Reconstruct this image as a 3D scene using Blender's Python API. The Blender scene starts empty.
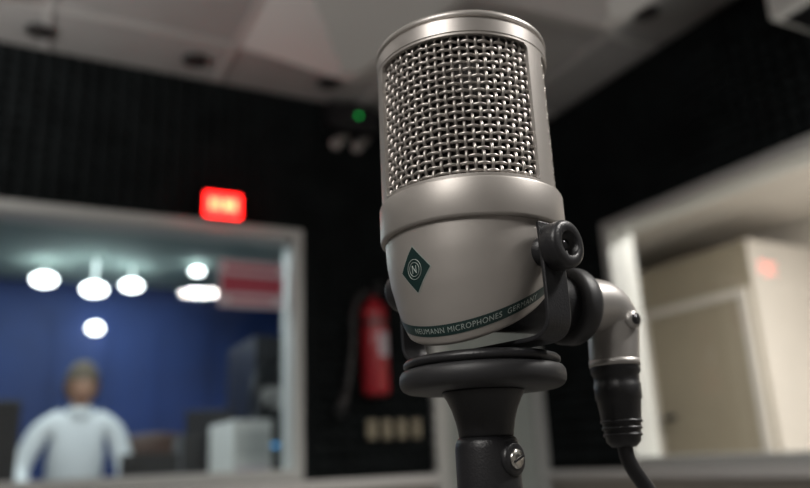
import bpy, math, random
from mathutils import Matrix, Vector
random.seed(4)
D=bpy.data; SC=bpy.context.scene
try: SC.view_settings.view_transform='Standard'
except Exception: pass
rad=math.radians

# ------------------------------------------------------------------ materials
def mat(name,col,rough=.6,metal=0,bump=0,bscale=200,var=0,vscale=5,emit=None,estr=0,spec=.5,coat=0):
    m=D.materials.new(name); m.use_nodes=True; nt=m.node_tree; b=nt.nodes['Principled BSDF']
    b.inputs['Base Color'].default_value=(*col,1); b.inputs['Roughness'].default_value=rough
    b.inputs['Metallic'].default_value=metal
    b.inputs['Specular IOR Level'].default_value=spec
    b.inputs['Coat Weight'].default_value=coat
    tc=nt.nodes.new('ShaderNodeTexCoord')
    if var>0:
        n=nt.nodes.new('ShaderNodeTexNoise'); n.inputs['Scale'].default_value=vscale; n.inputs['Detail'].default_value=4
        nt.links.new(tc.outputs['Object'],n.inputs['Vector'])
        r=nt.nodes.new('ShaderNodeValToRGB')
        r.color_ramp.elements[0].position=.3; r.color_ramp.elements[1].position=.7
        r.color_ramp.elements[0].color=(*[c*(1-var) for c in col],1)
        r.color_ramp.elements[1].color=(*[min(1,c*(1+var)) for c in col],1)
        nt.links.new(n.outputs['Fac'],r.inputs['Fac']); nt.links.new(r.outputs['Color'],b.inputs['Base Color'])
    if bump>0:
        n=nt.nodes.new('ShaderNodeTexNoise'); n.inputs['Scale'].default_value=bscale; n.inputs['Detail'].default_value=3
        nt.links.new(tc.outputs['Object'],n.inputs['Vector'])
        bm=nt.nodes.new('ShaderNodeBump'); bm.inputs['Strength'].default_value=bump; bm.inputs['Distance'].default_value=.001
        nt.links.new(n.outputs['Fac'],bm.inputs['Height']); nt.links.new(bm.outputs['Normal'],b.inputs['Normal'])
    if emit:
        b.inputs['Emission Color'].default_value=(*emit,1); b.inputs['Emission Strength'].default_value=estr
    return m
def glassmat(name,tint=(.95,.98,.97)):
    m=D.materials.new(name); m.use_nodes=True; nt=m.node_tree; nt.nodes.clear()
    o=nt.nodes.new('ShaderNodeOutputMaterial'); mx=nt.nodes.new('ShaderNodeMixShader')
    t=nt.nodes.new('ShaderNodeBsdfTransparent'); t.inputs[0].default_value=(*tint,1)
    g=nt.nodes.new('ShaderNodeBsdfGlossy'); g.inputs['Roughness'].default_value=.01
    f=nt.nodes.new('ShaderNodeFresnel'); f.inputs[0].default_value=1.6
    nt.links.new(f.outputs[0],mx.inputs[0]); nt.links.new(t.outputs[0],mx.inputs[1]); nt.links.new(g.outputs[0],mx.inputs[2])
    nt.links.new(mx.outputs[0],o.inputs[0]); return m

M_champ=mat('champagne_satin',(.42,.392,.366),.44,.55,.05,3500,.03,60)
M_rim=mat('champagne_rim',(.48,.45,.425),.38,.65,.03,3500)
M_steel=mat('woven_steel',(.52,.485,.455),.36,.85)
M_inner=mat('basket_inner',(.022,.017,.014),.8)
M_blk=mat('black_satin',(.016,.016,.018),.38,0,.15,1500)
M_rub=mat('black_rubber',(.022,.022,.024),.5,0,.1,2500)
M_dkmet=mat('dark_metal',(.06,.06,.065),.28,.8)
M_green=mat('emblem_green',(.008,.028,.026),.35)
M_pale=mat('engrave_pale',(.40,.45,.42),.45,.3)
M_nick=mat('xlr_nickel',(.46,.44,.42),.42,.65,.04,3000)
M_screw=mat('screw_steel',(.7,.68,.63),.25,1)
M_foam=mat('acoustic_foam',(.012,.0145,.0155),.95,0,.5,300,.3,8,spec=.1)
M_foamb=mat('foam_backing',(.010,.012,.013),.95,spec=.1)
M_wallp=mat('wall_paint_lower',(.42,.39,.35),.8,0,.1,60,.05,3)
M_wallg=mat('wall_paint_grey',(.28,.27,.26),.85,0,.1,60,.1,3)
M_frame=mat('aluminium_frame',(.50,.51,.50),.45,.1)
M_floor=mat('carpet',(.16,.155,.15),.95,0,.8,300,.2,30)
M_cfloor=mat('corridor_bounce_floor',(.5,.48,.45),.4,0,.1,60,.05,3)  # unseen floor, made pale to bounce light onto the corridor ceiling
M_ceil=mat('ceiling_tile',(.28,.274,.27),.9,0,.4,120,.08,4)
M_cbar=mat('ceiling_tee_bar',(.40,.39,.385),.6)
M_bar=mat('painted_trim',(.62,.61,.60),.6)
M_pyr=mat('diffuser_white',(.47,.457,.448),.8)
M_blue=mat('blue_wall',(.010,.034,.155),.6,0,.1,50,.35,1.0)
M_cceil=mat('control_ceiling',(.27,.36,.33),.8,0,.1,60,.1,2)
M_cwall=mat('control_wall',(.16,.22,.25),.8,0,.1,60,.1,2)
M_beige=mat('beige_panel',(.36,.315,.24),.7,0,.1,60,.06,2)
M_white=mat('white_wall',(.66,.62,.575),.8,0,.1,60,.04,2)
M_lamp=mat('lamp_white',(1,1,1),.5,0,emit=(.93,.98,1),estr=9)
M_glass=glassmat('window_glass')
M_red=mat('extinguisher_red',(.36,.012,.022),.3,0,.05,50,coat=.4)
M_redlit=mat('on_air_red',(.8,.02,.02),.4,emit=(1,.012,.010),estr=10)
M_redhot=mat('on_air_letters',(1,.3,.2),.4,emit=(1,.08,.03),estr=18)
M_plast=mat('white_plastic',(.65,.65,.63),.45,0,.05,100)
M_ivory=mat('ivory_plastic',(.28,.245,.175),.5,0,.05,100)
M_greenled=mat('green_led',(0,.5,.1),.4,emit=(.02,1,.15),estr=.7)
M_blueled=mat('blue_led',(0,.3,.8),.4,emit=(.1,.5,1),estr=.6)
M_desk=mat('desk_wood',(.12,.07,.045),.5,0,.1,60,.3,6)
M_door=mat('door_grey',(.36,.39,.37),.6,0,.1,60,.06,3)
M_skin=mat('skin',(.50,.28,.19),.55,0,.1,300,.08,20)
M_shirt=mat('shirt_white',(.80,.83,.85),.85,0,.3,80,.03,8)
M_trou=mat('trousers_dark',(.03,.035,.05),.85,0,.3,200,.1,8)
M_hair=mat('hair_grey_brown',(.13,.10,.07),.7,0,.8,200,.3,40)
M_eye=mat('eye_dark',(.03,.02,.02),.3)
M_mouth=mat('lip',(.35,.13,.11),.5)
M_shoe=mat('shoe_black',(.015,.015,.015),.4)
M_signr=mat('sign_red',(.45,.06,.10),.6)
M_signw=mat('sign_white',(.60,.52,.58),.6)
M_paper=mat('paper',(.7,.7,.66),.8)
M_mug=mat('ceramic_teal',(.06,.28,.26),.3)
M_leather=mat('chair_leather',(.09,.045,.03),.45)
M_coat=mat('coat_cloth',(.05,.045,.05),.9,0,.5,200,.2,10)

# ------------------------------------------------------------------ builder
class B:
    def __init__(s): s.v=[];s.f=[];s.mi=[];s.sm=[];s.mats=[]
    def add(s,vf,m,T=None,smooth=False):
        v,f=vf
        if m not in s.mats: s.mats.append(m)
        k=s.mats.index(m); o=len(s.v)
        for p in v:
            p=Vector(p)
            s.v.append(tuple(T@p) if T is not None else tuple(p))
        for q in f:
            s.f.append([i+o for i in q]); s.mi.append(k); s.sm.append(smooth)
        return s
    def build(s,name,parent=None,loc=None,rotz=0,bevel=0,seg=2):
        me=D.meshes.new(name); me.from_pydata(s.v,[],s.f)
        for m in s.mats: me.materials.append(m)
        me.polygons.foreach_set('material_index',s.mi); me.polygons.foreach_set('use_smooth',s.sm); me.update()
        o=D.objects.new(name,me); SC.collection.objects.link(o)
        if parent: o.parent=parent
        if loc is not None: o.location=loc
        o.rotation_euler=(0,0,rotz)
        if bevel:
            b=o.modifiers.new('bevel','BEVEL'); b.width=bevel; b.segments=seg; b.limit_method='ANGLE'; b.angle_limit=rad(40)
        return o
def box(x0,x1,y0,y1,z0,z1):
    v=[(x,y,z) for z in (z0,z1) for y in (y0,y1) for x in (x0,x1)]
    return v,[(0,2,3,1),(4,5,7,6),(0,1,5,4),(2,6,7,3),(0,4,6,2),(1,3,7,5)]
def lathe(prof,n=96,capb=True,capt=True):
    v=[];f=[];k=len(prof)
    for r,z in prof:
        for i in range(n):
            a=2*math.pi*i/n; v.append((r*math.sin(a),-r*math.cos(a),z))
    for j in range(k-1):
        for i in range(n):
            a=j*n+i;b=j*n+(i+1)%n; f.append((a,b,b+n,a+n))
    if capb: f.append(tuple(range(n-1,-1,-1)))
    if capt: f.append(tuple((k-1)*n+i for i in range(n)))
    return v,f
def tube(path,r,n=10,closed=False,cap=True):
    P=[Vector(p) for p in path]; k=len(P)
    R=r if isinstance(r,(list,tuple)) else [r]*k
    v=[];f=[];u=None
    for i in range(k):
        if closed: t=P[(i+1)%k]-P[i-1]
        else: t=P[min(i+1,k-1)]-P[max(i-1,0)]
        t.normalize()
        if u is None:
            u=t.cross(Vector((0,0,1)))
            if u.length<.1: u=t.cross(Vector((1,0,0)))
        u=(u-t*u.dot(t)); u.normalize(); w=t.cross(u)
        for j in range(n):
            a=2*math.pi*j/n; v.append(tuple(P[i]+(u*math.cos(a)+w*math.sin(a))*R[i]))
    kk=k if closed else k-1
    for i in range(kk):
        for j in range(n):
            a=i*n+j;b=i*n+(j+1)%n;c=((i+1)%k)*n+(j+1)%n;d=((i+1)%k)*n+j; f.append((a,b,c,d))
    if cap and not closed:
        f.append(tuple(range(n-1,-1,-1))); f.append(tuple((k-1)*n+j for j in range(n)))
    return v,f
def smooth_path(pts,m=8):
    P=[Vector(p) for p in pts]; P=[P[0]*2-P[1]]+P+[P[-1]*2-P[-2]]; out=[]
    for i in range(1,len(P)-2):
        for j in range(m):
            t=j/m; a,b,c,d=P[i-1],P[i],P[i+1],P[i+2]
            out.append(.5*((2*b)+(-a+c)*t+(2*a-5*b+4*c-d)*t*t+(-a+3*b-3*c+d)*t**3))
    out.append(P[-2]); return out
def cylT(az,r0,z):
    d=Vector((math.sin(az),-math.cos(az),0)); zz=Vector((0,0,1)); x=zz.cross(d); 
    T=Matrix((x,zz,d)).transposed().to_4x4(); T.translation=d*r0+Vector((0,0,z)); return T
def sphere(rx,ry,rz,c=(0,0,0),nu=20,nv=12):
    v=[];f=[]
    for j in range(nv+1):
        t=math.pi*j/nv
        for i in range(nu):
            a=2*math.pi*i/nu; v.append((c[0]+rx*math.sin(t)*math.cos(a),c[1]+ry*math.sin(t)*math.sin(a),c[2]-rz*math.cos(t)))
    for j in range(nv):
        for i in range(nu):
            a=j*nu+i;b=j*nu+(i+1)%nu; f.append((a,b,b+nu,a+nu))
    return v,f
def empty(name,loc=(0,0,0),rotz=0):
    e=D.objects.new(name,None); SC.collection.objects.link(e); e.location=loc; e.rotation_euler=(0,0,rotz); e.empty_display_size=.05; return e

# ------------------------------------------------------------------ camera
CAM=Vector((0,0,1.15)); pitch=rad(16.2); roll=rad(2.5); head=rad(28)
fh=Vector((math.sin(head),math.cos(head),0)); rt=Vector((math.cos(head),-math.sin(head),0)); zz=Vector((0,0,1))
fwd=fh*math.cos(pitch)+zz*math.sin(pitch); up=zz*math.cos(pitch)-fh*math.sin(pitch)
cu=up*math.cos(roll)+rt*math.sin(roll); cr=rt*math.cos(roll)-up*math.sin(roll)
cd=D.cameras.new('camera'); cam=D.objects.new('camera',cd); SC.collection.objects.link(cam)
Mx=Matrix((cr,cu,-fwd)).transposed().to_4x4(); Mx.translation=CAM; cam.matrix_world=Mx
cd.sensor_width=36; cd.lens=750/810*36; cd.clip_start=.01
cd.dof.use_dof=True; cd.dof.focus_distance=.246; cd.dof.aperture_fstop=7; cd.dof.aperture_blades=0
SC.camera=cam

# ------------------------------------------------------------------ MICROPHONE
ML=(.1442,.2189,1.15); MR=-head
mic=empty('studio_microphone',ML,MR)
def P(az,r,z): return (r*math.sin(az),-r*math.cos(az),z)
def plane(az): return .0552+.00774*math.sin(az)-.0131*math.cos(az)
ZB=.0755
def zbot(az): return plane(az)-.0036
def prof_r(t):
    pts=[(0,.0316),(.25,.0313),(.5,.0301),(.75,.0281),(.9,.0266),(1,.0252)]
    t=max(0,min(1,t))
    for (a,ra),(b,rb) in zip(pts,pts[1:]):
        if t<=b: return ra+(rb-ra)*(t-a)/(b-a)
    return pts[-1][1]
def SR(az,z): return prof_r((ZB-z)/(ZB-zbot(az)))
def surf(az,z,off=0): return P(az,SR(az,z)+off,z)
n=128; v=[];f=[];rows=[]
for t in [i/14 for i in range(15)]:
    row=[]
    for i in range(n):
        az=2*math.pi*i/n; z=ZB-(ZB-zbot(az))*t; row.append(P(az,prof_r(t),z))
    rows.append(row)
for s,dz in ((.985,.0008),(.95,.0016),(.88,.0020),(.5,.0022),(.02,.0022)):
    rows.append([P(2*math.pi*i/n,.0252*s,(plane(2*math.pi*i/n)-.0552)*s+.0552-.0036-dz) for i in range(n)])
for r in rows: v+=r
for j in range(len(rows)-1):
    for i in range(n):
        a=j*n+i;b=j*n+(i+1)%n; f.append((b,a,a+n,b+n))
b=B().add((v,f),M_champ,smooth=True); b.build('lower_body',mic)
b=B().add(lathe([(.029,.0750),(.0326,.0750),(.0331,.0754),(.0333,.0760),(.0333,.0876),(.0331,.0882),(.0326,.0885),(.030,.0885)],144),M_champ,smooth=True)
b.build('collar_band',mic)
b=B().add(lathe([(.030,.1420),(.0322,.1420),(.0325,.1423),(.0325,.1470),(.0319,.1473),(.0319,.1481),(.0326,.1484),(.0328,.1490),(.0326,.1500),(.0318,.1508),(.0300,.1512),(.0200,.1515),(.001,.1516)],144),M_rim,smooth=True)
b.build('top_rim',mic)
for nm in ('collar_band','top_rim'):
    o=D.objects[nm]; m=o.modifiers.new('es','EDGE_SPLIT'); m.split_angle=rad(35)
WIN=[(-70,43),(60,158),(180,269)]
def shellpart(a0,a1,zl,zh,ro=.0323,ri=.0309,closed=False):
    m=max(2,int((a1-a0)/2)); v=[];f=[]
    for i in range(m+1):
        a=rad(a0+(a1-a0)*i/m)
        v+= [P(a,ri,zl),P(a,ro-.0002,zl),P(a,ro,zl+.0002),P(a,ro,zh-.0002),P(a,ro-.0002,zh),P(a,ri,zh)]
    for i in range(m):
        for k in range(6):
            f.append((i*6+k,(i+1)*6+k,(i+1)*6+(k+1)%6,i*6+(k+1)%6))
    f.append(tuple(range(6))[::-1]); f.append(tuple(m*6+k for k in range(6)))
    return v,f
def fillet(a,zc,sa,sz,ro=.0323,ri=.0309,r=.0022):
    pts=[(0,0)]+[(r-r*math.sin(t),r-r*math.cos(t)) for t in [math.pi/2*i/6 for i in range(7)]]
    v=[];
    for rr in (ro,ri):
        for (dx,dz) in pts: v.append(P(a+sa*dx/.0323,rr,zc+sz*dz))
    k=len(pts); f=[tuple(range(k)),tuple(range(2*k-1,k-1,-1))]
    for i in range(k): f.append((i,(i+1)%k,k+(i+1)%k,k+i))
    return v,f
b=B()
for a0,a1 in ((43,60),(158,180),(269,290)): b.add(shellpart(a0,a1,.0884,.1421),M_champ,smooth=True)
b.add(shellpart(0,360,.0884,.0898),M_champ,smooth=True); b.add(shellpart(0,360,.1410,.1421),M_champ,smooth=True)
for lo,hi in WIN:
    for a,sa in ((rad(lo),1),(rad(hi),-1)):
        b.add(fillet(a,.0898,sa,1),M_champ); b.add(fillet(a,.1410,sa,-1),M_champ)
o=b.build('basket_frame',mic); m=o.modifiers.new('es','EDGE_SPLIT'); m.split_angle=rad(35)
b=B(); NV=66; NR=21; Rw=.0302; A=.00048; zl,zh=.0885,.1420; pz=(zh-zl)/(NR-1); pa=2*math.pi/NV; wr=.00062
for j in range(NV):
    path=[P(j*pa,Rw+A*math.cos(math.pi*(i/4+j)),zl+pz*i/4) for i in range((NR-1)*4+1)]
    b.add(tube(path,wr,7,cap=False),M_steel,smooth=True)
for i in range(NR):
    path=[P(pa*k/4,Rw-A*math.cos(math.pi*(k/4+i)),zl+pz*i) for k in range(NV*4)]
    b.add(tube(path,wr,7,closed=True),M_steel,smooth=True)
b.build('woven_grille',mic)
B().add(lathe([(.0278,.0885),(.0278,.1420)],64),M_inner,smooth=True).build('inner_windscreen',mic)
def patch(fn,nx,ny):
    v=[fn(i/nx,j/ny) for j in range(ny+1) for i in range(nx+1)]
    f=[(j*(nx+1)+i,j*(nx+1)+i+1,(j+1)*(nx+1)+i+1,(j+1)*(nx+1)+i) for j in range(ny) for i in range(nx)]
    return v,f
def stripe(u,w):
    az=rad(-180+360*u); z=plane(az)-.0018+.0034*w; return surf(az,z,.00012)
B().add(patch(stripe,160,3),M_green,smooth=True).build('green_stripe',mic)
def text_on(txt,size,mapper,name,m):
    c=D.curves.new(name,'FONT'); c.body=txt; c.size=size; c.space_character=1.12
    o=D.objects.new(name,c); SC.collection.objects.link(o); bpy.context.view_layer.update()
    me=D.meshes.new_from_object(o.evaluated_get(bpy.context.evaluated_depsgraph_get()))
    D.objects.remove(o)
    vv=[mapper(p.co.x,p.co.y) for p in me.vertices]; ff=[tuple(p.vertices) for p in me.polygons]
    return B().add((vv,ff),m).build(name,mic)
def tm(x,y):
    az=rad(-57)+x/.0268; return surf(az,plane(az)-.0009+y,.00026)
text_on('NEUMANN MICROPHONES  GERMANY',.0024,tm,'stripe_lettering',M_pale)
A0=rad(-45); ZC=.0606
def dia(s,off,sx=.0070,sz=.0082):
    def fn(u,w):
        a=(u-.5)*2; c=(w-.5)*2
        x=(a-c)/2*sx*s; z=(a+c)/2*sz*s
        return surf(A0+x/.031,ZC+z,off)
    return fn
B().add(patch(dia(1,.00010),8,8),M_pale,smooth=True).add(patch(dia(.94,.00022),8,8),M_green,smooth=True).build('diamond_emblem',mic)
b=B()
for R_ in (.0030,.0021):
    b.add(tube([surf(A0+R_*math.cos(t)/.031,ZC+R_*math.sin(t)*1.1,.0003) for t in [2*math.pi*i/32 for i in range(32)]],.00013,5,closed=True),M_pale,smooth=True)
for dx in (-.0008,.0008):
    b.add(tube([surf(A0+dx/.031,ZC-.0013,.0003),surf(A0+dx/.031,ZC+.0013,.0003)],.00016,5),M_pale)
b.add(tube([surf(A0-.0008/.031,ZC+.0013,.0003),surf(A0+.0008/.031,ZC-.0013,.0003)],.00016,5),M_pale)
b.build('emblem_relief',mic)
AK=rad(41); ZK=.0645
for nm,a in (('pivot_knob_1',AK),('pivot_knob_2',AK+math.pi)):
    T=cylT(a,-.0015,ZK); b=B()
    b.add(lathe([(.0048,.028),(.0048,.0365)],32),M_blk,T,True)
    b.add(lathe([(.0062,.0370),(.0076,.0374),(.0079,.0382),(.0079,.0425),(.0076,.0434),(.0067,.0440),(.0044,.0441),(.0040,.0437),(.0040,.0415),(.0005,.0415)],40),M_blk,T,True)
    b.add(lathe([(.0009,.0415),(.0018,.0418),(.0018,.0422),(.0005,.0422)],20),M_dkmet,T,True)
    b.build(nm,mic)
prof=smooth_path([(.0345,.0730),(.0349,.060),(.0351,.046),(.0342,.0395),(.030,.0362),(.020,.0356),(0,.0355)],6)
pts=[(q.x,q.y) for q in prof]
pts=pts+[(-x,z) for x,z in pts[::-1][1:]]
d=Vector((math.sin(AK),-math.cos(AK),0)); s=Vector((math.cos(AK),math.sin(AK),0)); w=.0056; th=.0015
v=[];f=[]
for i,(x,z) in enumerate(pts):
    a=pts[max(i-1,0)]; c=pts[min(i+1,len(pts)-1)]; tx,tz=c[0]-a[0],c[1]-a[1]; L=math.hypot(tx,tz); nx,nz=tz/L,-tx/L
    for sx,sn in ((-1,-1),(1,-1),(1,1),(-1,1)):
        q=d*(x+nx*sn*th/2)+s*(w*sx)+Vector((0,0,z+nz*sn*th/2)); v.append(tuple(q))
for i in range(len(pts)-1):
    for k in range(4): f.append((i*4+k,i*4+(k+1)%4,(i+1)*4+(k+1)%4,(i+1)*4+k))
f.append((3,2,1,0)); k=(len(pts)-1)*4; f.append((k,k+1,k+2,k+3))
b=B().add((v,f),M_blk)
b.build('yoke_bracket',mic,bevel=.0004)
b=B()
b.add(lathe([(.012,.0222),(.0262,.0224),(.0276,.0232),(.0284,.0246),(.0286,.0262),(.0284,.0280),(.0276,.0292),(.0262,.0296),(.0258,.0299)],96,True,True),M_rub,smooth=True)
b.add(lathe([(.0250,.0298),(.0262,.0301),(.0270,.0309),(.0270,.0320),(.0262,.0329),(.0240,.0336),(.0150,.0340),(.001,.0348)],96),M_blk,smooth=True)
b.build('mount_disc',mic)
AE=rad(123); de=Vector((math.sin(AE),-math.cos(AE),0))
def E(s_,z): q=de*s_; return (q.x,q.y,z)
b=B().add(tube([E(.004,.0535),E(.03,.0545),E(.048,.055)],[.0105,.0110,.0115],40),M_blk,smooth=True)
b.add(tube([E(.0405,.055),E(.0410,.055),E(.0425,.055),E(.0470,.055),E(.0488,.055),E(.0494,.055)],[.0125,.0142,.0150,.0150,.0142,.0115],48),M_rub,smooth=True)
b.build('rear_socket',mic)
SX=.0664
path=smooth_path([E(.048,.055),E(.056,.056),E(.0630,.0555),E(.0674,.0515),E(.0678,.046),E(.0671,.040),E(SX,.0335)],6)
m=len(path); rr=[.0112-.0017*i/(m-1) for i in range(m)]
b=B().add(tube(path,rr,48),M_nick,smooth=True)
b.add(tube([E(SX,.0350),E(SX,.0325)],.0098,40),M_nick,smooth=True)
b.build('xlr_elbow',mic)
lat=Vector(E(.0674,.0495)); dl=Vector(P(rad(35),1,0))
b=B().add(tube([lat+dl*.0087,lat+dl*.0118],[.0038,.0032],24),M_nick,smooth=True)
b.add(tube([lat+dl*.0119,lat+dl*.0124],.0022,20),M_dkmet,smooth=True)
b.build('release_button',mic)
# ------------------------------------------------------------------ XLR CABLE
cab=empty('xlr_cable',ML,MR)
b=B()
prof=[(.0335,.0093),(.0325,.0095),(.030,.0095),(.0292,.0088),(.026,.0086),(.0255,.0090),(.020,.0088),(.0194,.0083),(.012,.0075),(.008,.0069),(.0040,.0064),(.002,.0045)]
b.add(tube([E(SX,z) for z,_ in prof],[r for _,r in prof],40),M_blk,smooth=True)
for z in (.0115,.0090,.0065):
    b.add(tube([E(SX,z+.0005),E(SX,z-.0005)],.0079-(.0115-z)*.12,32),M_blk,smooth=True)
b.build('plug_boot',cab)
e=Vector(E(SX,0))
path=smooth_path([e+Vector((0,0,.006)),e+Vector((.001,0,-.003)),e+Vector((.006,.001,-.012)),e+Vector((.014,.002,-.025)),e+Vector((.022,.004,-.05)),e+Vector((.023,.01,-.12)),e+Vector((-.01,.02,-.4)),e+Vector((-.02,.03,-.8)),e+Vector((.03,.06,-1.08)),e+Vector((.12,.16,-1.143)),e+Vector((.5,.5,-1.146)),e+Vector((.9,1.2,-1.146))],8)
B().add(tube(path,.0030,12),M_blk,smooth=True).build('cord',cab)
# ------------------------------------------------------------------ STAND
st=empty('microphone_stand',ML,MR)
b=B().add(lathe([(.0090,.0060),(.0094,.0085),(.0100,.012),(.0112,.016),(.0128,.0195),(.0140,.0215),(.0140,.0224)],64),M_blk,smooth=True)
b.build('flared_neck',st)
b=B()
b.add(lathe([(.0100,-.034),(.0108,-.032),(.0108,.0030),(.0105,.0050),(.0098,.0066),(.0080,.0072)],64),M_blk,smooth=True)
b.add(lathe([(.0062,-.06),(.0062,-.03)],32),M_dkmet,smooth=True)
b.build('swivel_clamp',st)
AS=rad(46); T=cylT(AS,0,-.0005)
b=B().add(lathe([(.0054,.0085),(.0054,.0112),(.0048,.0117),(.0034,.0118)],32),M_blk,T,True)
b.add(lathe([(.0032,.0100),(.0032,.0121),(.0028,.0126),(.0003,.0128)],32),M_screw,T,True)
b.add(box(-.0027,.0027,-.00035,.00035,.0122,.01295),M_dkmet,T@Matrix.Rotation(rad(20),4,'Z'))
b.build('clamp_screw',st)
b=B().add(lathe([(.008,-1.12),(.008,-.055)],32),M_dkmet,smooth=True)
b.add(lathe([(.013,-.62),(.014,-.61),(.014,-.53),(.013,-.52)],32),M_blk,smooth=True)
b.add(lathe([(.12,-1.15),(.125,-1.146),(.122,-1.135),(.05,-1.122),(.018,-1.115),(.014,-1.09),(.009,-1.085)],64),M_blk,smooth=True)
b.build('pole_and_base',st)

# ------------------------------------------------------------------ ROOM
YB=2.65; XR=2.05; H=2.6; XL=-2.6; YF=-2.2; TH=.12
W1=(-.75,.95,1.105,2.025)
W2=(.35,2.15,1.095,2.025)
DR=(1.53,2.0,0,2.05)
FR=.038
def frustum(cx,cy,w,d,inset=.0):
    v=[(cx-w/2,cy-w/2,0),(cx+w/2,cy-w/2,0),(cx+w/2,cy+w/2,0),(cx-w/2,cy+w/2,0),(cx-w*inset,cy-w*inset,d),(cx+w*inset,cy-w*inset,d),(cx+w*inset,cy+w*inset,d),(cx-w*inset,cy+w*inset,d)]
    return v,[(0,1,5,4),(1,2,6,5),(2,3,7,6),(3,0,4,7),(4,5,6,7)]
def foam(b,u0,u1,z0,z1,holes,T,cell=.05):
    nu=int((u1-u0)/cell); nz=int((z1-z0)/cell)
    for i in range(nu):
        for j in range(nz):
            cx=u0+(i+.5)*(u1-u0)/nu; cz=z0+(j+.5)*(z1-z0)/nz
            if any(h[0]-.03<cx<h[1]+.03 and h[2]-.03<cz<h[3]+.03 for h in holes): continue
            b.add(frustum(cx,cz,min((u1-u0)/nu,(z1-z0)/nz),.028,.08),M_foam,T)
Tb=Matrix(((1,0,0,0),(0,0,-1,YB),(0,1,0,0),(0,0,0,1)))
b=B()
x0,x1,z0,z1=W1
segs=[(XL,x0,0,H),(x1,DR[0],0,H),(x0,x1,0,z0),(x0,x1,z1,H),(DR[0],DR[1],DR[3],H),(DR[1],XR+TH,0,H)]
for a,c,e0,e1 in segs:
    b.add(box(a,c,YB+.01,YB+TH,e0,e1),M_wallg)
    if e0<1.07: b.add(box(a,c,YB,YB+.01,e0,1.07 if e1>1.07 else e1),M_wallp)
    if e1>1.07: b.add(box(a,c,YB,YB+.01,max(1.07,e0),e1),M_foamb)
foam(b,XL,XR,1.12,H,[W1,DR],Tb)
b.build('wall_back')
Tr=Matrix(((0,0,-1,XR),(1,0,0,0),(0,1,0,0),(0,0,0,1)))
b=B(); y0,y1,z0,z1=W2
for a,c,e0,e1 in [(YF,y0,0,H),(y1,YB,0,H),(y0,y1,0,z0),(y0,y1,z1,H)]:
    b.add(box(XR+.01,XR+TH,a,c,e0,e1),M_wallg)
    if e0<1.07: b.add(box(XR,XR+.01,a,c,e0,1.07 if e1>1.07 else e1),M_wallp)
    if e1>1.07: b.add(box(XR,XR+.01,a,c,max(1.07,e0),e1),M_foamb)
foam(b,YF,YB-.03,1.12,H,[W2],Tr)
b.build('wall_right')
B().add(box(XL-TH,XL,YF,YB+TH,0,H),M_wallg).build('wall_left')  # unseen left and front walls; mid grey instead of foam, to bounce light
B().add(box(XL-TH,XR+TH,YF-TH,YF,0,H),M_wallg).build('wall_front')
B().add(box(XL-TH,XR+TH,YF-TH,6.4,-.1,0),M_floor).build('floor')
B().add(box(XR+TH,4.75,-1.1,5.4,-.1,0),M_cfloor).build('floor_corridor')
b=B().add(box(XL-TH,XR+TH,YF-TH,YB+TH,H,H+.1),M_ceil)
for k in range(-4,4):
    x=.6+.6*k
    if XL<x<XR: b.add(box(x-.012,x+.012,YF,YB-.03,H-.012,H),M_cbar)
for k in range(-6,4):
    y=.6*k+.55
    if YF<y<YB: b.add(box(XL,XR-.03,y-.012,y+.012,H-.0121,H),M_cbar)
b.build('ceiling')
def ddiff(cx,cy,w=.57,dp=.20):
    v,f=frustum(cx,cy,w,-dp,.05); v=[(p[0],p[1],p[2]+H-.012) for p in v]
    f=[tuple(q[::-1]) for q in f]+[(0,1,2,3)]
    return v,f
b=B()
for cx,cy in ((.9,2.05),(.3,1.45),(1.5,1.45),(-.3,2.05),(1.5,.25),(.9,.85),(-.9,1.45),(.9,1.45)): b.add(ddiff(cx,cy),M_pyr)
b.build('ceiling_diffuser_panels')
for i,(x,y) in enumerate(((-.02,2.5),(.49,2.49),(1.0,2.46),(1.81,1.58))):
    b=B().add(lathe([(.045,H-.014),(.042,H-.022),(.034,H-.024),(.030,H-.005)],32),M_dkmet,smooth=True)
    b.add(lathe([(.032,H-.014),(.016,H-.019),(.002,H-.020)],24),M_inner,smooth=True)
    b.build('recessed_downlight',loc=(x,y,0))
def window(name,horizontal,a0,a1,z0,z1,pos):
    b=B(); F=FR; o0,o1=-.030,.10
    for (p0,p1,q0,q1) in ((a0,a1,z0-.0,z0+F),(a0,a1,z1-F,z1),(a0,a0+F,z0+F,z1-F),(a1-F,a1,z0+F,z1-F)):
        bx=box(p0,p1,pos+o0,pos+o1,q0,q1) if horizontal else box(pos+o0,pos+o1,p0,p1,q0,q1)
        b.add(bx,M_frame)
    g=.05
    if horizontal: pane=([(a0+F,pos+g,z0+F),(a1-F,pos+g,z0+F),(a1-F,pos+g,z1-F),(a0+F,pos+g,z1-F)],[(0,1,2,3)])
    else: pane=([(pos+g,a0+F,z0+F),(pos+g,a1-F,z0+F),(pos+g,a1-F,z1-F),(pos+g,a0+F,z1-F)],[(3,2,1,0)])
    b.add(pane,M_glass); return b.build(name)
window('window_1',True,*W1,YB); window('window_2',False,*W2,XR)
B().add(box(XL,DR[0]-.04,YB-.05,YB,1.065,1.10),M_bar).build('trim_1',bevel=.004)
B().add(box(XR-.05,XR,YF,YB-.05,1.06,1.092),M_bar).build('trim_2',bevel=.004)
B().add(box(XL,DR[0]-.04,YB-.012,YB,0,.09),M_frame).build('baseboard_back')
B().add(box(XR-.012,XR,YF,YB,0,.09),M_frame).build('baseboard_right')
b=B(); a,c=DR[0],DR[1]
b.add(box(a-.04,a+.02,YB-.035,YB+.10,0,2.09),M_frame); b.add(box(c-.02,c+.03,YB-.035,YB+.10,0,2.09),M_frame); b.add(box(a+.02,c-.02,YB-.035,YB+.10,2.03,2.09),M_frame)
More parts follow.
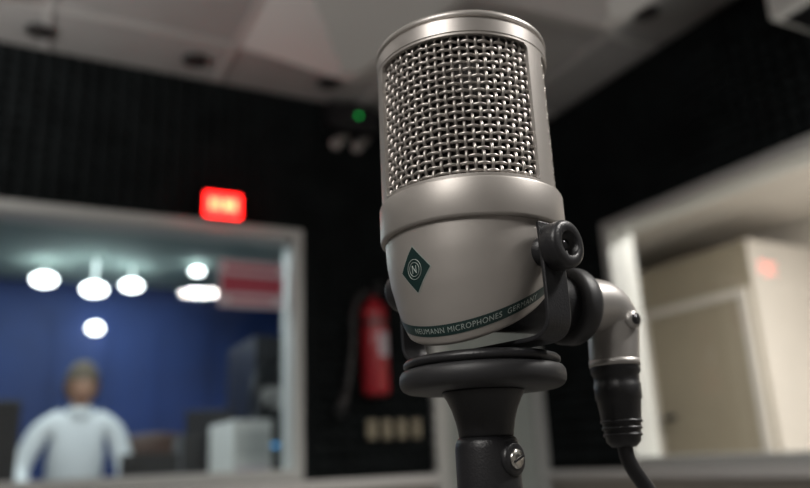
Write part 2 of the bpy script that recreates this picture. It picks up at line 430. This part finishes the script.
b.add(box(a+.02,c-.02,YB-.005,YB+.04,0.005,2.03),M_door)
b.add(box(a+.08,c-.08,YB-.012,YB-.005,.15,.95),M_door); b.add(box(a+.08,c-.08,YB-.012,YB-.005,1.1,1.9),M_door)
b.add(tube([(a+.06,YB-.005,1.02),(a+.06,YB-.05,1.02),(a+.16,YB-.05,1.02)],.008,10),M_screw,smooth=True)
b.build('door_1',bevel=.002)

b=B().add(box(-.068,.068,-.040,-.0,-.046,.046),M_dkmet).add(box(-.064,.064,-.052,-.040,-.042,.042),M_redlit)
for i,x in enumerate((-.040,-.021,.007,.021,.038)):
    b.add(box(x-.006,x+.006,-.054,-.052,-.017,.017),M_redhot)
b.build('on_air_light',loc=(.628,YB-.031,2.072),bevel=.004)
b=B()
b.add(lathe([(.040,0),(.048,.006),(.050,.02),(.050,.30),(.047,.325),(.036,.345),(.02,.358),(.016,.362),(.016,.378)],40),M_red,smooth=True)
b.add(lathe([(.018,.372),(.020,.376),(.020,.392),(.012,.398)],24),M_dkmet,smooth=True)
b.add(box(-.012,.012,-.07,.03,.392,.400),M_dkmet).add(box(-.010,.010,-.075,.02,.412,.419),M_dkmet).add(box(-.008,.008,.0,.02,.392,.415),M_dkmet)
b.add(tube(smooth_path([(-.015,0,.385),(-.05,0,.38),(-.085,0,.30),(-.09,0,.18),(-.11,-.0,.05),(-.13,0,-.02)],6),.010,10),M_blk,smooth=True)
b.add(tube([(-.12,0,.02),(-.15,0,-.07)],[.012,.022],12),M_blk,smooth=True)
def arcpatch(r,a0,a1,z0,z1,nn=12):
    return patch(lambda u,w:(r*math.sin(rad(a0+(a1-a0)*u)),-r*math.cos(rad(a0+(a1-a0)*u)),z0+(z1-z0)*w),nn,1)
b.add(arcpatch(.0507,-5,50,.14,.23),M_signw,smooth=True)
b.add(box(-.03,.03,.045,.055,.02,.34),M_dkmet); b.add(lathe([(.0505,.26),(.0515,.262),(.0515,.278),(.0505,.28)],40,False,False),M_dkmet,smooth=True)
b.build('fire_extinguisher',loc=(1.215,YB-.085,1.392))
for i in range(4):
    b=B().add(box(-.018,.018,-.012,.0,-.034,.034),M_ivory).add(box(-.013,.013,-.016,-.012,-.026,.026),M_ivory)
    b.add(box(-.006,-.003,-.0165,-.016,.002,.014),M_inner).add(box(.003,.006,-.0165,-.016,.002,.014),M_inner)
    b.build('wall_outlet',loc=(1.215+.063*i,YB-.028,1.272),bevel=.002)
b=B().add(box(-.11,.11,-.07,.0,-.045,.055),M_blk).add(box(-.10,.10,-.074,-.07,-.035,.045),M_dkmet)
b.add(lathe([(.008,0),(.008,.006),(.004,.009)],16),M_greenled,Matrix.Translation((.015,-.074,.005))@Matrix.Rotation(rad(90),4,'X'),True)
for sx in (-.06,.03):
    b.add(tube([(sx,-.05,-.04),(sx-.01,-.07,-.10)],.008,8),M_dkmet,smooth=True)
    b.add(tube([(sx+.03,-.05,-.085),(sx-.01,-.08,-.12),(sx-.045,-.11,-.155)],[.014,.017,.022],16),M_wallg,smooth=True)
    b.add(tube([(sx-.045,-.11,-.155),(sx-.047,-.112,-.157)],.019,16),M_wallg,smooth=True)
b.build('emergency_light',loc=(1.15,YB-.03,2.51),bevel=.003)
b=B().add(box(-.20,0,-.42,.42,-.13,.13),M_plast).add(box(-.17,-.03,-.40,.40,-.138,-.13),M_dkmet).add(box(-.206,-.20,-.40,.40,-.09,.11),M_plast)
b.build('air_conditioner',loc=(XR-.03,.74,2.44),bevel=.025,seg=4)

# ------------------------------------------------------------------ CONTROL ROOM
CY=6.2
B().add(box(XL-TH,XR+TH,CY,CY+.1,0,H),M_blue).build('wall_control_back')
B().add(box(XL-TH,XL,YB+TH,CY,0,H),M_cwall).build('wall_control_left')
B().add(box(XR,XR+TH,YB+TH,CY,0,H),M_cwall).build('wall_control_right')
B().add(box(XL-TH,XR+TH,YB+TH,CY+.1,H,H+.1),M_cceil).build('ceiling_control')
for x,y,z,r in ((.146,5.63,2.47,.080),(.454,5.4,2.37,.080),(.72,5.6,2.46,.072),(1.134,5.36,2.54,.046),(-.9,5.2,2.46,.1),(.466,4.53,2.57,.022)):  # some globes stand in for lamp reflections in the window glass
    b=B().add(sphere(r,r,r*.5,(0,0,0),24,14),M_lamp,smooth=True)
    b.add(lathe([(r*.45,r*.40),(r*.4,r*.56),(.012,r*.62),(.012,H-z)],24),M_frame,smooth=True)
    b.build('lamp_and_reflection_globe',loc=(x,y,z))
b=B().add(sphere(.055,.05,.042,(0,-.09,0)),M_lamp,smooth=True).add(box(-.04,.04,-.05,0,-.025,.025),M_frame)
b.build('wall_bright_spot',loc=(.54,CY,2.23))  # glowing globe marks a bright spot; its mount is added
b=B()
for k in range(12):
    b.add(box(XL+.38*k+.2,XL+.38*k+.215,CY-.02,CY,0,2.35),M_blue)
b.build('trim_3')
b=B().add(box(-1.2,1.10,3.0,4.32,.86,.90),M_desk)
for x in (-1.15,1.02):
    b.add(box(x,x+.05,3.05,4.25,0,.86),M_desk)
b.add(box(-1.1,1.02,3.6,3.64,.3,.86),M_desk)
b.build('control_desk',bevel=.005)
b=B().add(box(-.08,.08,-.2,.2,0,.44),M_plast).add(box(-.068,.068,-.204,-.2,.30,.40),M_frame).add(box(-.068,.068,-.203,-.2,.04,.26),M_signw)
b.build('computer_tower',loc=(.89,3.25,.90),bevel=.008)
def monitor(name,loc,w=.42,h=.27,rz=0,scr=None):
    b=B().add(box(-w/2,w/2,-.015,.02,.13,.13+h),M_blk).add(box(-w/2+.012,w/2-.012,.02,.022,.142,.118+h),scr or M_blueled)
    b.add(box(-.06,.06,-.03,-.015,.18,.30),M_blk).add(box(-.02,.02,-.03,-.01,.01,.2),M_blk).add(box(-.12,.12,-.08,.08,0,.012),M_blk)
    b.build(name,loc=loc,rotz=rz,bevel=.004)
M_scr=mat('screen_glow',(.02,.03,.05),.2,emit=(.3,.5,.8),estr=.6)
monitor('computer_monitor',(.56,3.44,.90),.24,.20,.1,M_scr)
def chair(name,loc,rz):
    b=B()
    cp=lambda u,w:(-.22+.44*u,.05*math.cos((u-.5)*2.6),.0+.50*w+.03*math.sin(math.pi*u))
    v1,f1=patch(cp,10,6); n1=len(v1); v2=[(p[0],p[1]+.06,p[2]) for p in v1]
    ff=f1+[tuple(i+n1 for i in q[::-1]) for q in f1]
    for i in range(10): ff.append((i+1,i,i+n1,i+1+n1)); j=6*11+i; ff.append((j,j+1,j+1+n1,j+n1))
    for k in range(6): a=k*11; ff.append((a,a+11,a+11+n1,a+n1)); a=k*11+10; ff.append((a+11,a,a+n1,a+11+n1))
    b.add((v1+v2,ff),M_leather,Matrix.Translation((0,0,.86)),True)
    b.add(box(-.24,.24,-.42,.06,.42,.52),M_leather).add(box(-.03,.03,.06,.10,.5,1.0),M_blk).add(tube([(0,-.18,.08),(0,-.18,.42)],.03,16),M_blk,smooth=True)
    for k in range(5):
        a=2*math.pi*k/5; b.add(tube([(0,-.18,.10),(.28*math.cos(a),-.18+.28*math.sin(a),.06)],[.03,.018],10),M_blk,smooth=True); b.add(sphere(.03,.03,.03,(.28*math.cos(a),-.18+.28*math.sin(a),.03),12,8),M_blk,smooth=True)
    b.build(name,loc=loc,rotz=rz,bevel=.01)
chair('office_chair',(.86,5.05,0),math.pi)
b=B()
v,f=box(-.5,.5,-.22,.22,0,.06); v=[(x,y,z+(.09 if (z>.01 and y<0) else 0)) for x,y,z in v]; b.add((v,f),M_dkmet)
for i in range(16):
    for j in range(4):
        x=-.46+.0613*i; y=-.15+.08*j; z=.06+.09*(.22-y)/.44
        b.add(lathe([(.009,0),(.008,.014),(.002,.015)],10),(M_frame,M_signr,M_blueled,M_paper)[(i*3+j)%4] if j<3 else M_paper,Matrix.Translation((x,y,z)),True)
b.build('mixing_console',loc=(.12,3.86,.90),bevel=.004)
b=B()
for k in range(6): b.add(box(-.10,.10,-.14,.14,.004*k,.004*k+.0035),M_paper,Matrix.Rotation(.08*math.sin(k*2.3),4,'Z'))
b.build('paper_stack',loc=(.60,3.17,.90))
b=B().add(lathe([(.034,0),(.040,.004),(.042,.09),(.038,.09),(.036,.01),(.002,.008)],28),M_mug,smooth=True).add(tube([(.04,0,.075),(.065,0,.07),(.068,0,.035),(.04,0,.02)],.006,8),M_mug,smooth=True)
b.build('coffee_mug',loc=(.35,3.3,.90))
def speaker(name,loc,k=1,riser=.21):
    b=B().add(box(-.11*k,.11*k,-.12*k,.12*k,0,.34*k),M_blk)
    for z,r in ((.11*k,.075*k),(.25*k,.035*k)):
        b.add(lathe([(r,0),(r*.95,.006),(r*.5,-.004),(.003,.004)],32,True,True),M_dkmet,Matrix.Translation((0,.12*k,z))@Matrix.Rotation(rad(-90),4,'X'),True)
        b.add(lathe([(r*.6,0),(r*.55,.006),(r*.3,-.004),(.003,.004)],32,True,True),M_dkmet,Matrix.Translation((0,-.12*k,z))@Matrix.Rotation(rad(90),4,'X'),True)
    if riser: b.add(box(-.09*k,.09*k,-.1*k,.1*k,-riser,0),M_blk)
    b.build(name,loc=loc,bevel=.006)
speaker('studio_speaker',(-.06,3.5,1.11))
speaker('studio_speaker.001',(.80,3.62,1.02),.85,.12)
b=B().add(box(-.28,.28,-.3,.3,0,1.86),M_blk)
for k in range(14):
    z=.09+.125*k; b.add(box(-.25,.25,-.315,-.3,z,z+.11),(M_dkmet,M_blk,M_blk,M_wallg)[k%4])
    b.add(lathe([(.012,0),(.012,.012),(.002,.012)],12),M_frame,Matrix.Translation((.18,-.315,z+.055))@Matrix.Rotation(rad(90),4,'X'))
    b.add(box(-.2,-.15,-.318,-.315,z+.04,z+.06),M_blueled if k in(9,) else M_dkmet)
for k,(x,z) in enumerate(((-.30,1.5),(-.32,1.3),(-.3,1.1))):
    b.add(tube(smooth_path([(-.2,-.31,z+.2),(-.3,-.36,z+.1),(x-.02,-.35,z-.1),(-.24,-.31,z-.2)],5),.012,8),M_blk,smooth=True)
b.build('equipment_rack',loc=(1.47,4.35,0),bevel=.004)
monitor('computer_monitor.001',(.93,3.98,.90),.24,.42,-.5,M_scr)
b=B().add(box(-.125,.125,-.003,0,-.09,.09),M_signw).add(box(-.115,.115,-.004,-.003,-.035,.03),M_signr).add(box(-.08,.08,-.004,-.003,-.07,-.055),M_signr).add(box(-.10,.10,-.004,-.003,.05,.07),M_signr)
b.build('window_notice',loc=(.775,YB+.048,1.815))

# ------------------------------------------------------------------ MAN
def skinned(verts,edges,radii,m,sub=2,root=0):
    me=D.meshes.new('tmp'); me.from_pydata(verts,edges,[]); o=D.objects.new('tmp',me); SC.collection.objects.link(o)
    md=o.modifiers.new('s','SKIN'); md.use_smooth_shade=True
    for i,l in enumerate(me.skin_vertices[0].data):
        r=radii[i]; l.radius=(r,r) if not isinstance(r,tuple) else r; l.use_root=(i==root)
    o.modifiers.new('ss','SUBSURF').levels=sub
    bpy.context.view_layer.update()
    em=D.meshes.new_from_object(o.evaluated_get(bpy.context.evaluated_depsgraph_get()))
    vf=([tuple(p.co) for p in em.vertices],[tuple(p.vertices) for p in em.polygons])
    D.objects.remove(o); return vf
man=B()
sh=[(0,.10,.96),(0,.08,1.10),(0,.05,1.24),(0,.03,1.38),(0,.02,1.46),
    (-.11,.03,1.435),(-.195,.02,1.395),(-.28,.0,1.19),(-.25,-.20,1.05),
    (.11,.03,1.435),(.195,.02,1.395),(.255,.0,1.19),(.24,-.20,1.05)]
man.add(skinned(sh,[(0,1),(1,2),(2,3),(3,4),(3,5),(5,6),(6,7),(7,8),(3,9),(9,10),(10,11),(11,12)],
   [(.16,.13),(.155,.125),(.165,.13),(.16,.12),(.065,.065),(.078,.078),(.066,.066),(.052,.052),(.044,.044),(.078,.078),(.066,.066),(.052,.052),(.044,.044)],M_shirt),M_shirt,smooth=True)
man.add(lathe([(.066,1.455),(.074,1.485),(.070,1.515),(.062,1.510)],24,False,False),M_shirt,Matrix.Translation((0,.0,.0)),True)
man.add(skinned([(0,.10,.96),(-.09,.10,.90),(-.11,.10,.5),(-.12,.12,.10),(.09,.10,.90),(.11,.10,.5),(.12,.12,.10)],[(0,1),(1,2),(2,3),(0,4),(4,5),(5,6)],
   [(.15,.12),.10,.065,.055,.10,.065,.055],M_trou),M_trou,smooth=True)
for sx in (-1,1):
    man.add(skinned([(sx*.12,.16,.045),(sx*.125,.05,.045),(sx*.13,-.06,.035)],[(0,1),(1,2)],[.045,.048,.035],M_shoe),M_shoe,smooth=True)
    x=-.25 if sx<0 else .24
    man.add(skinned([(x,-.18,1.065),(x*.96,-.27,1.0),(x*.92,-.345,.955)],[(0,1),(1,2)],[.038,.032,.026],M_skin),M_skin,smooth=True)
    px=x*.92
    man.add(skinned([(px,-.335,.958),(px,-.38,.935),(px,-.42,.925)],[(0,1),(1,2)],[(.026,.022),(.040,.018),(.038,.015)],M_skin),M_skin,smooth=True)
    for k,(dx,L) in enumerate(((-.030,.060),(-.010,.075),(.010,.080),(.030,.070))):
        dd=dx*(-sx)
        man.add(skinned([(px+dd,-.41,.926),(px+dd*1.15,-.41-L*.45,.928),(px+dd*1.2,-.41-L*.8,.918),(px+dd*1.2,-.41-L,.912)],[(0,1),(1,2),(2,3)],[.0095,.009,.008,.007],M_skin,1),M_skin,smooth=True)
    man.add(skinned([(px-sx*.022,-.365,.935),(px-sx*.052,-.395,.925),(px-sx*.062,-.43,.914)],[(0,1),(1,2)],[.013,.0105,.008],M_skin,1),M_skin,smooth=True)
man.add(skinned([(0,.02,1.42),(0,.0,1.49),(0,-.01,1.55)],[(0,1),(1,2)],[.066,.060,.058],M_skin),M_skin,smooth=True)
hv,hf=sphere(.080,.098,.120,(0,0,0),32,20)
hv=[(x*(1-.24*max(0,-z/.118)),y*(1-.15*max(0,-z/.118))-(.012 if z<-.06 else 0),z) for x,y,z in hv]
TH_=Matrix.Translation((0,-.03,1.625))@Matrix.Rotation(rad(8),4,'X')
man.add((hv,hf),M_skin,TH_,True)
man.add(skinned([(0,-.088,.018),(0,-.104,-.012),(0,-.108,-.025)],[(0,1),(1,2)],[.008,.011,.014],M_skin,1),M_skin,TH_,True)
for sx in (-1,1):
    man.add(sphere(.012,.008,.006,(sx*.030,-.085,.008),12,8),M_eye,TH_,True)
    man.add(sphere(.018,.008,.004,(sx*.030,-.090,.028),12,8),M_hair,TH_,True)
    man.add(sphere(.010,.020,.032,(sx*.080,.008,-.002),12,8),M_skin,TH_,True)
man.add(sphere(.024,.008,.006,(0,-.088,-.055),12,8),M_mouth,TH_,True)
v,f=sphere(.094,.110,.138,(0,.010,.008),32,24)
f=[q for q in f if sum(v[i][2] for i in q)/4>(.052 if sum(v[i][1] for i in q)/4<-.03 else (-.02 if sum(v[i][1] for i in q)/4<.02 else -.08))]
man.add((v,f),M_hair,TH_,True)
man.build('man_in_white_shirt',loc=(.36,4.60,0))

# ------------------------------------------------------------------ RIGHT ROOM
B().add(box(4.65,4.75,-1.0,5.4,0,H),M_white).build('wall_corridor_right')
B().add(box(XR+TH,4.65,5.3,5.4,0,H),M_white).build('wall_corridor_back')
B().add(box(XR+TH,4.75,-1.1,-1.0,0,H),M_white).build('wall_corridor_front')
B().add(box(XR+TH,4.75,-1.1,5.4,H,H+.1),M_white).build('ceiling_corridor')
b=B().add(box(4.0,4.65,3.0,5.3,0,2.40),M_beige)
b.add(box(4.0,4.65,2.99,3.0,0,2.40),M_white)
b.build('wall_partition')
b=B().add(box(3.975,3.999,3.09,3.87,0,2.05),M_beige).add(tube([(3.975,3.79,1.36),(3.93,3.79,1.36),(3.93,3.69,1.36)],.018,10),M_dkmet,smooth=True)
b.add(box(3.965,3.999,3.03,3.09,0,2.10),M_white).add(box(3.965,3.999,3.87,3.93,0,2.10),M_white).add(box(3.965,3.999,3.09,3.87,2.05,2.10),M_white)
b.build('door_2')
b=B().add(tube([(0,0,.03),(0,0,1.60)],.016,14),M_desk,smooth=True).add(lathe([(.18,0),(.18,.02),(.03,.04)],28),M_desk,smooth=True)
for k in range(4):
    a=math.pi/2*k; b.add(tube(smooth_path([(0,0,1.46),(.08*math.cos(a),.08*math.sin(a),1.48),(.12*math.cos(a),.12*math.sin(a),1.55)],5),.009,8),M_desk,smooth=True)
v,f=patch(lambda u,w:((.04+.08*w+.012*math.sin(9*u*2*math.pi)*w)*math.cos(2*math.pi*u)+.08,(.04+.11*w+.012*math.sin(7*u*2*math.pi)*w)*math.sin(2*math.pi*u),1.50-.62*w),48,10)
b.add((v,f),M_coat,None,True)
b.build('coat_stand',loc=(3.62,2.28,0))

# ------------------------------------------------------------------ LIGHTS
def area(name,loc,rot,sx,sy,p,col,parent=None,disk=False):
    l=D.lights.new(name,'AREA'); l.shape='DISK' if disk else 'RECTANGLE'; l.size=sx; l.size_y=sy; l.energy=p; l.color=col
    o=D.objects.new(name,l); SC.collection.objects.link(o); o.location=loc; o.rotation_euler=rot
    if parent: o.parent=parent
    return o
WARM=(1,.965,.92)
e=empty('added_panel_light',(-1.0,-.4,2.3))  # unseen hanging panel, added to light the room and its ceiling
b=B().add(box(-.45,.45,-.25,.25,-.02,.02),M_bar)
for sx in (-.4,.4): b.add(tube([(sx,0,.02),(sx,0,.3)],.004,8),M_dkmet)
b.build('housing',e); area('down_light',(0,0,-.03),(0,0,0),.85,.45,26,WARM,e); area('up_light',(0,0,.03),(math.pi,0,0),.85,.45,12,WARM,e)
e=empty('added_key_light',(1.25,-.35,2.48))  # unseen key light; the pendant fitting around it is added
b=B().add(lathe([(.17,-.02),(.18,0),(.10,.05),(.02,.08),(.01,.12)],32,False,True),M_bar,smooth=True); b.build('shade',e)
area('down_light',(0,0,-.0),(0,0,0),.32,.32,42,WARM,e,True)
def add_uplight(x,y,p,z=1.75,c=WARM):  # off-view uplight added to brighten a ceiling, dressed as a floor lamp
    e=empty('added_uplight',(x,y,0))
    b=B().add(lathe([(.14,0),(.14,.02),(.02,.03),(.015,.05),(.015,z-.12),(.05,z-.10),(.16,z)],32,True,False),M_dkmet,smooth=True); b.build('stand_and_bowl',e)
    area('up_light',(0,0,z-.02),(math.pi,0,0),.26,.26,p,c,e,True)
add_uplight(-.9,1.75,22); add_uplight(1.75,-.1,13); add_uplight(3.1,.6,42,c=(1,.95,.9))
area('control_light',(.2,5.3,H-.03),(0,0,0),2.0,.6,24,(.80,.97,1))
area('control_fill_light',(.3,3.35,H-.03),(0,0,0),1.2,.5,32,(.88,.97,1))  # unseen fill added over the desk to light the man's front
area('corridor_fill_light',(3.2,1.5,H-.03),(0,0,0),.5,1.2,75,(1,.95,.89))  # unseen fill added to brighten the corridor walls
w=D.worlds.new('world'); SC.world=w; w.use_nodes=True; w.node_tree.nodes['Background'].inputs[0].default_value=(.02,.02,.02,1)
